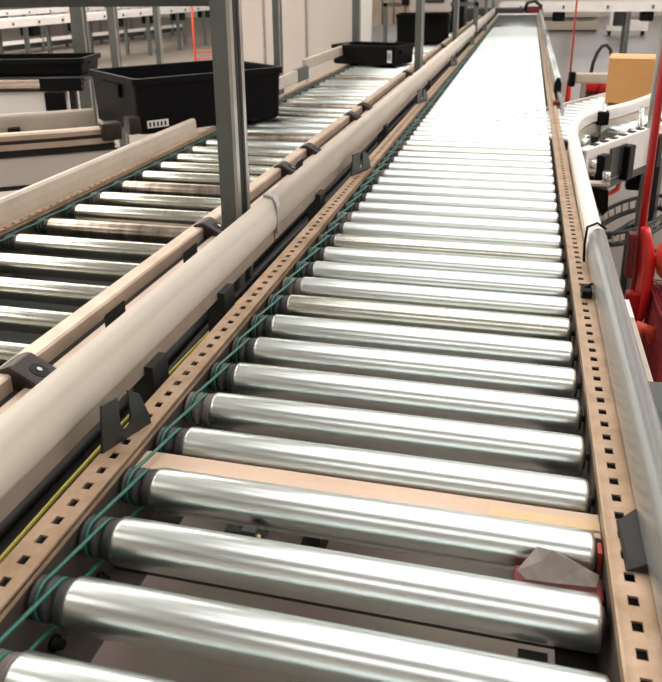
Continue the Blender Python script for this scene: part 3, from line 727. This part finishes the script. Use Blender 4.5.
# black switch bracket on the right rail
for (y, lab) in ((.245, 'black angled bracket bolted over the right perforated rail near the sensor'),):
    t = thing('rail_bracket', lab, 'bracket', (.572, y, .005))
    b = MB(); b.add([(.004, 0, 0), (.026, 0, 0), (.026, .10, 0), (.002, .085, 0), (.006, .01, .008), (.026, .0, .014), (.026, .10, .010), (.004, .08, .004)], [(3, 2, 1, 0), (4, 5, 6, 7), (0, 1, 5, 4), (1, 2, 6, 5), (2, 3, 7, 6), (3, 0, 4, 7)]); b.build('plate', M_BLACKM, t)
t = thing('cable_clip', 'small black clip on the right perforated rail', 'clip', (.580, 1.015, .005))
b = MB(); b.box(-.006, .014, 0, .045, 0, .016, bev=.004); b.build('clip', M_BLACK, t)
b = MB(); b.tube([(.0, .02, .014), (.012, .03, .02), (.022, .05, .014), (.022, .07, .0)], .003, 6); b.build('wire', M_BLACK, t)

# ------------------------------------------------------------------ background
# beige partition
t = thing('partition', 'beige panelled partition wall behind the left conveyor', 'partition', (-2.3, 9.0, FL))
for i, (xa, xb) in enumerate(((-.80, -.42), (-.41, .12), (.13, .70))):
    b = MB(); b.box(xa, xb, 0, .04, 0.05, 3.2, bev=.004); b.build('panel', M_PANEL, t)
for x in (-.415, .125): 
    b = MB(); b.box(x - .012, x + .012, -.012, .03, 0.05, 3.2); b.build('seam_profile', M_LIP, t)
b = MB(); b.box(.74, .93, -.01, .05, 0, 3.2, bev=.004); b.build('edge_panel', M_WHITE, t)
b = MB(); b.box(-.80, .93, -.01, .05, 0, .06); b.build('base_rail', M_LIP, t)
# brown board
t = thing('board', 'brown panelled board on legs in the background behind the partition', 'board', (-1.95, 13.6, FL))
b = MB(); b.box(-.45, .42, 0, .05, .68, 2.5)
b.build('panel', M_BROWN, t)
for x in (-.3, -.1, .1, .3):
    b = MB(); b.box(x - .01, x + .01, -.01, 0, .70, 2.5); b.build('seam', M_BRACK, t)
for x in (-.4, .38):
    b = MB(); b.box(x - .02, x + .02, .0, .05, 0, .7); b.build('leg', M_BRACK, t)

def table_line(label, x0, x1, y, ztop, depth, th=.09, nleg=5, rz=0, top=M_WHITE, shelf=True, name='packing_conveyor'):
    t = thing(name, label, 'conveyor', ((x0 + x1) / 2, y, FL), rz); L = (x1 - x0)
    b = MB(); b.box(-L / 2, L / 2, 0, .03, ztop - th - FL, ztop - FL); b.build('side_plate', top, t)
    b = MB(); b.box(-L / 2, L / 2, depth, depth + .03, ztop - th - FL, ztop - FL); b.build('side_plate', top, t)
    b = MB(); b.box(-L / 2, L / 2, .03, depth, ztop - th * .6 - FL, ztop - th * .3 - FL); b.build('belt', M_LIP, t)
    for i in range(nleg):
        x = -L / 2 + L * (i + .5) / nleg
        for ya in (0, depth - .06):
            b = MB(); b.box(x - .03, x + .03, ya, ya + .06, 0, ztop - th - FL); b.build('leg', M_POST, t)
        b = MB(); b.box(x + .2, x + .42, .05, .3, ztop - th - .17 - FL, ztop - th - FL, bev=.02); b.build('motor', M_BLACK, t)
    if shelf:
        b = MB(); b.box(-L / 2, L / 2, 0, .04, .22, .30); b.build('lower_rail', top, t)
        b = MB(); b.box(-L / 2, L / 2, .1, .5, .10, .22); b.build('duct', M_BRACK, t)
    for i in range(nleg * 2):
        x = -L / 2 + L * (i + .5) / nleg / 2; b = MB(); b.box(x - .015, x + .015, -.02, 0, ztop - th * .7 - FL, ztop - th * .35 - FL)
        b.build('bolt_head', M_BRACK, t)
    return t
table_line('long white conveyor crossing the far right background', -.1, 7.5, 15, .16, .7, th=.17, nleg=5, shelf=False)
t = thing('platform', 'low pale step platform beneath the far right crossing conveyor', 'platform', (1.4, 23.0, FL)); t.scale = (1.3, 1, .70)
for z0_, z1_, d_ in ((.0, .40, 0), (.46, .66, .35)):
    b = MB(); b.box(-.9, .70, d_, 1.2, z0_ + .06, z1_, bev=.01); b.build('step', M_CREAM, t)
    b = MB(); b.box(-.88, .68, d_ + .03, 1.15, z0_, z0_ + .06); b.build('recess', M_BRACK, t)
table_line('white conveyor line receding along the top left background, nearer of the two', -7.25 - 4.5, -7.25 + 4.5, 13.6, .07, .6, th=.12, nleg=7, rz=1.50, shelf=False)
table_line('second white conveyor line with a pale floor rail, farther left in the background', -9.9 - 4.6, -9.9 + 4.6, 16.8, .07, .5, th=.10, nleg=7, rz=1.42)
# white bench frame machine
t = thing('bench_frame', 'small white framed bench machine on the floor at the top right', 'machine', (2.75, 21.4, FL)); t.scale = (1.5, 1.5, 1.15)
for nm, a in (('frame', (-.20, .10, 0, .25, .52, .57)), ('frame', (-.20, -.15, 0, .25, .16, .57)), ('frame', (.06, .11, 0, .25, .16, .57)), ('base', (-.24, .42, 0, .3, .10, .20)), ('side_box', (.12, .42, 0, .3, .20, .32))):
    b = MB(); b.box(*a, bev=.01); b.build(nm, M_WHITE, t)
b = MB(); b.box(-.14, .05, .05, .2, .2, .5); b.build('core', M_BRACK, t)
for x in (-.18, .36):
    b = MB(); b.box(x - .02, x + .02, .05, .25, 0, .1); b.build('leg', M_BLACK, t)
# orange frame
t = thing('safety_frame', 'thin orange-red safety frame behind the nearest steel post at the top', 'frame', (-3.33, 8.6, FL))
for q in ((-.15, 0), (.15, .3)):
    b = MB(); b.tube([(*q, 0), (*q, 1.7)], .014, 8); b.build('upright', M_REDL, t)
for z in (.50, .56, .64):
    b = MB(); b.tube([(-.15, 0, z), (.15, .3, z + .0)], .010, 8); b.build('rail', M_REDL, t)
# clutter at the end of the main line
t = thing('end_machine', 'dark machine cluster standing at the far end of the main rollers', 'machine', (.25, 14.3, FL))
b = MB(); b.box(-.9, .1, 0, .5, .3, .93, bev=.02); b.build('cabinet', M_BRACK, t)
b = MB(); b.box(.12, .42, .1, .4, .3, .95, bev=.05); b.build('motor', M_REDM, t)
b = MB(); b.tube([(.1, .1, .88), (.15, .0, 1.02), (.28, 0, 1.05), (.4, .0, .95)], .03, 8); b.build('hose', M_BLACKM, t)
b = MB(); b.box(-.95, .5, .05, .45, 0, .3); b.build('plinth', M_POST, t)

# ------------------------------------------------------------------ real-world size
for o in COL.objects:
    if o.parent is None and o.type != 'CAMERA':
        o.location = o.location * S; o.scale = o.scale * S
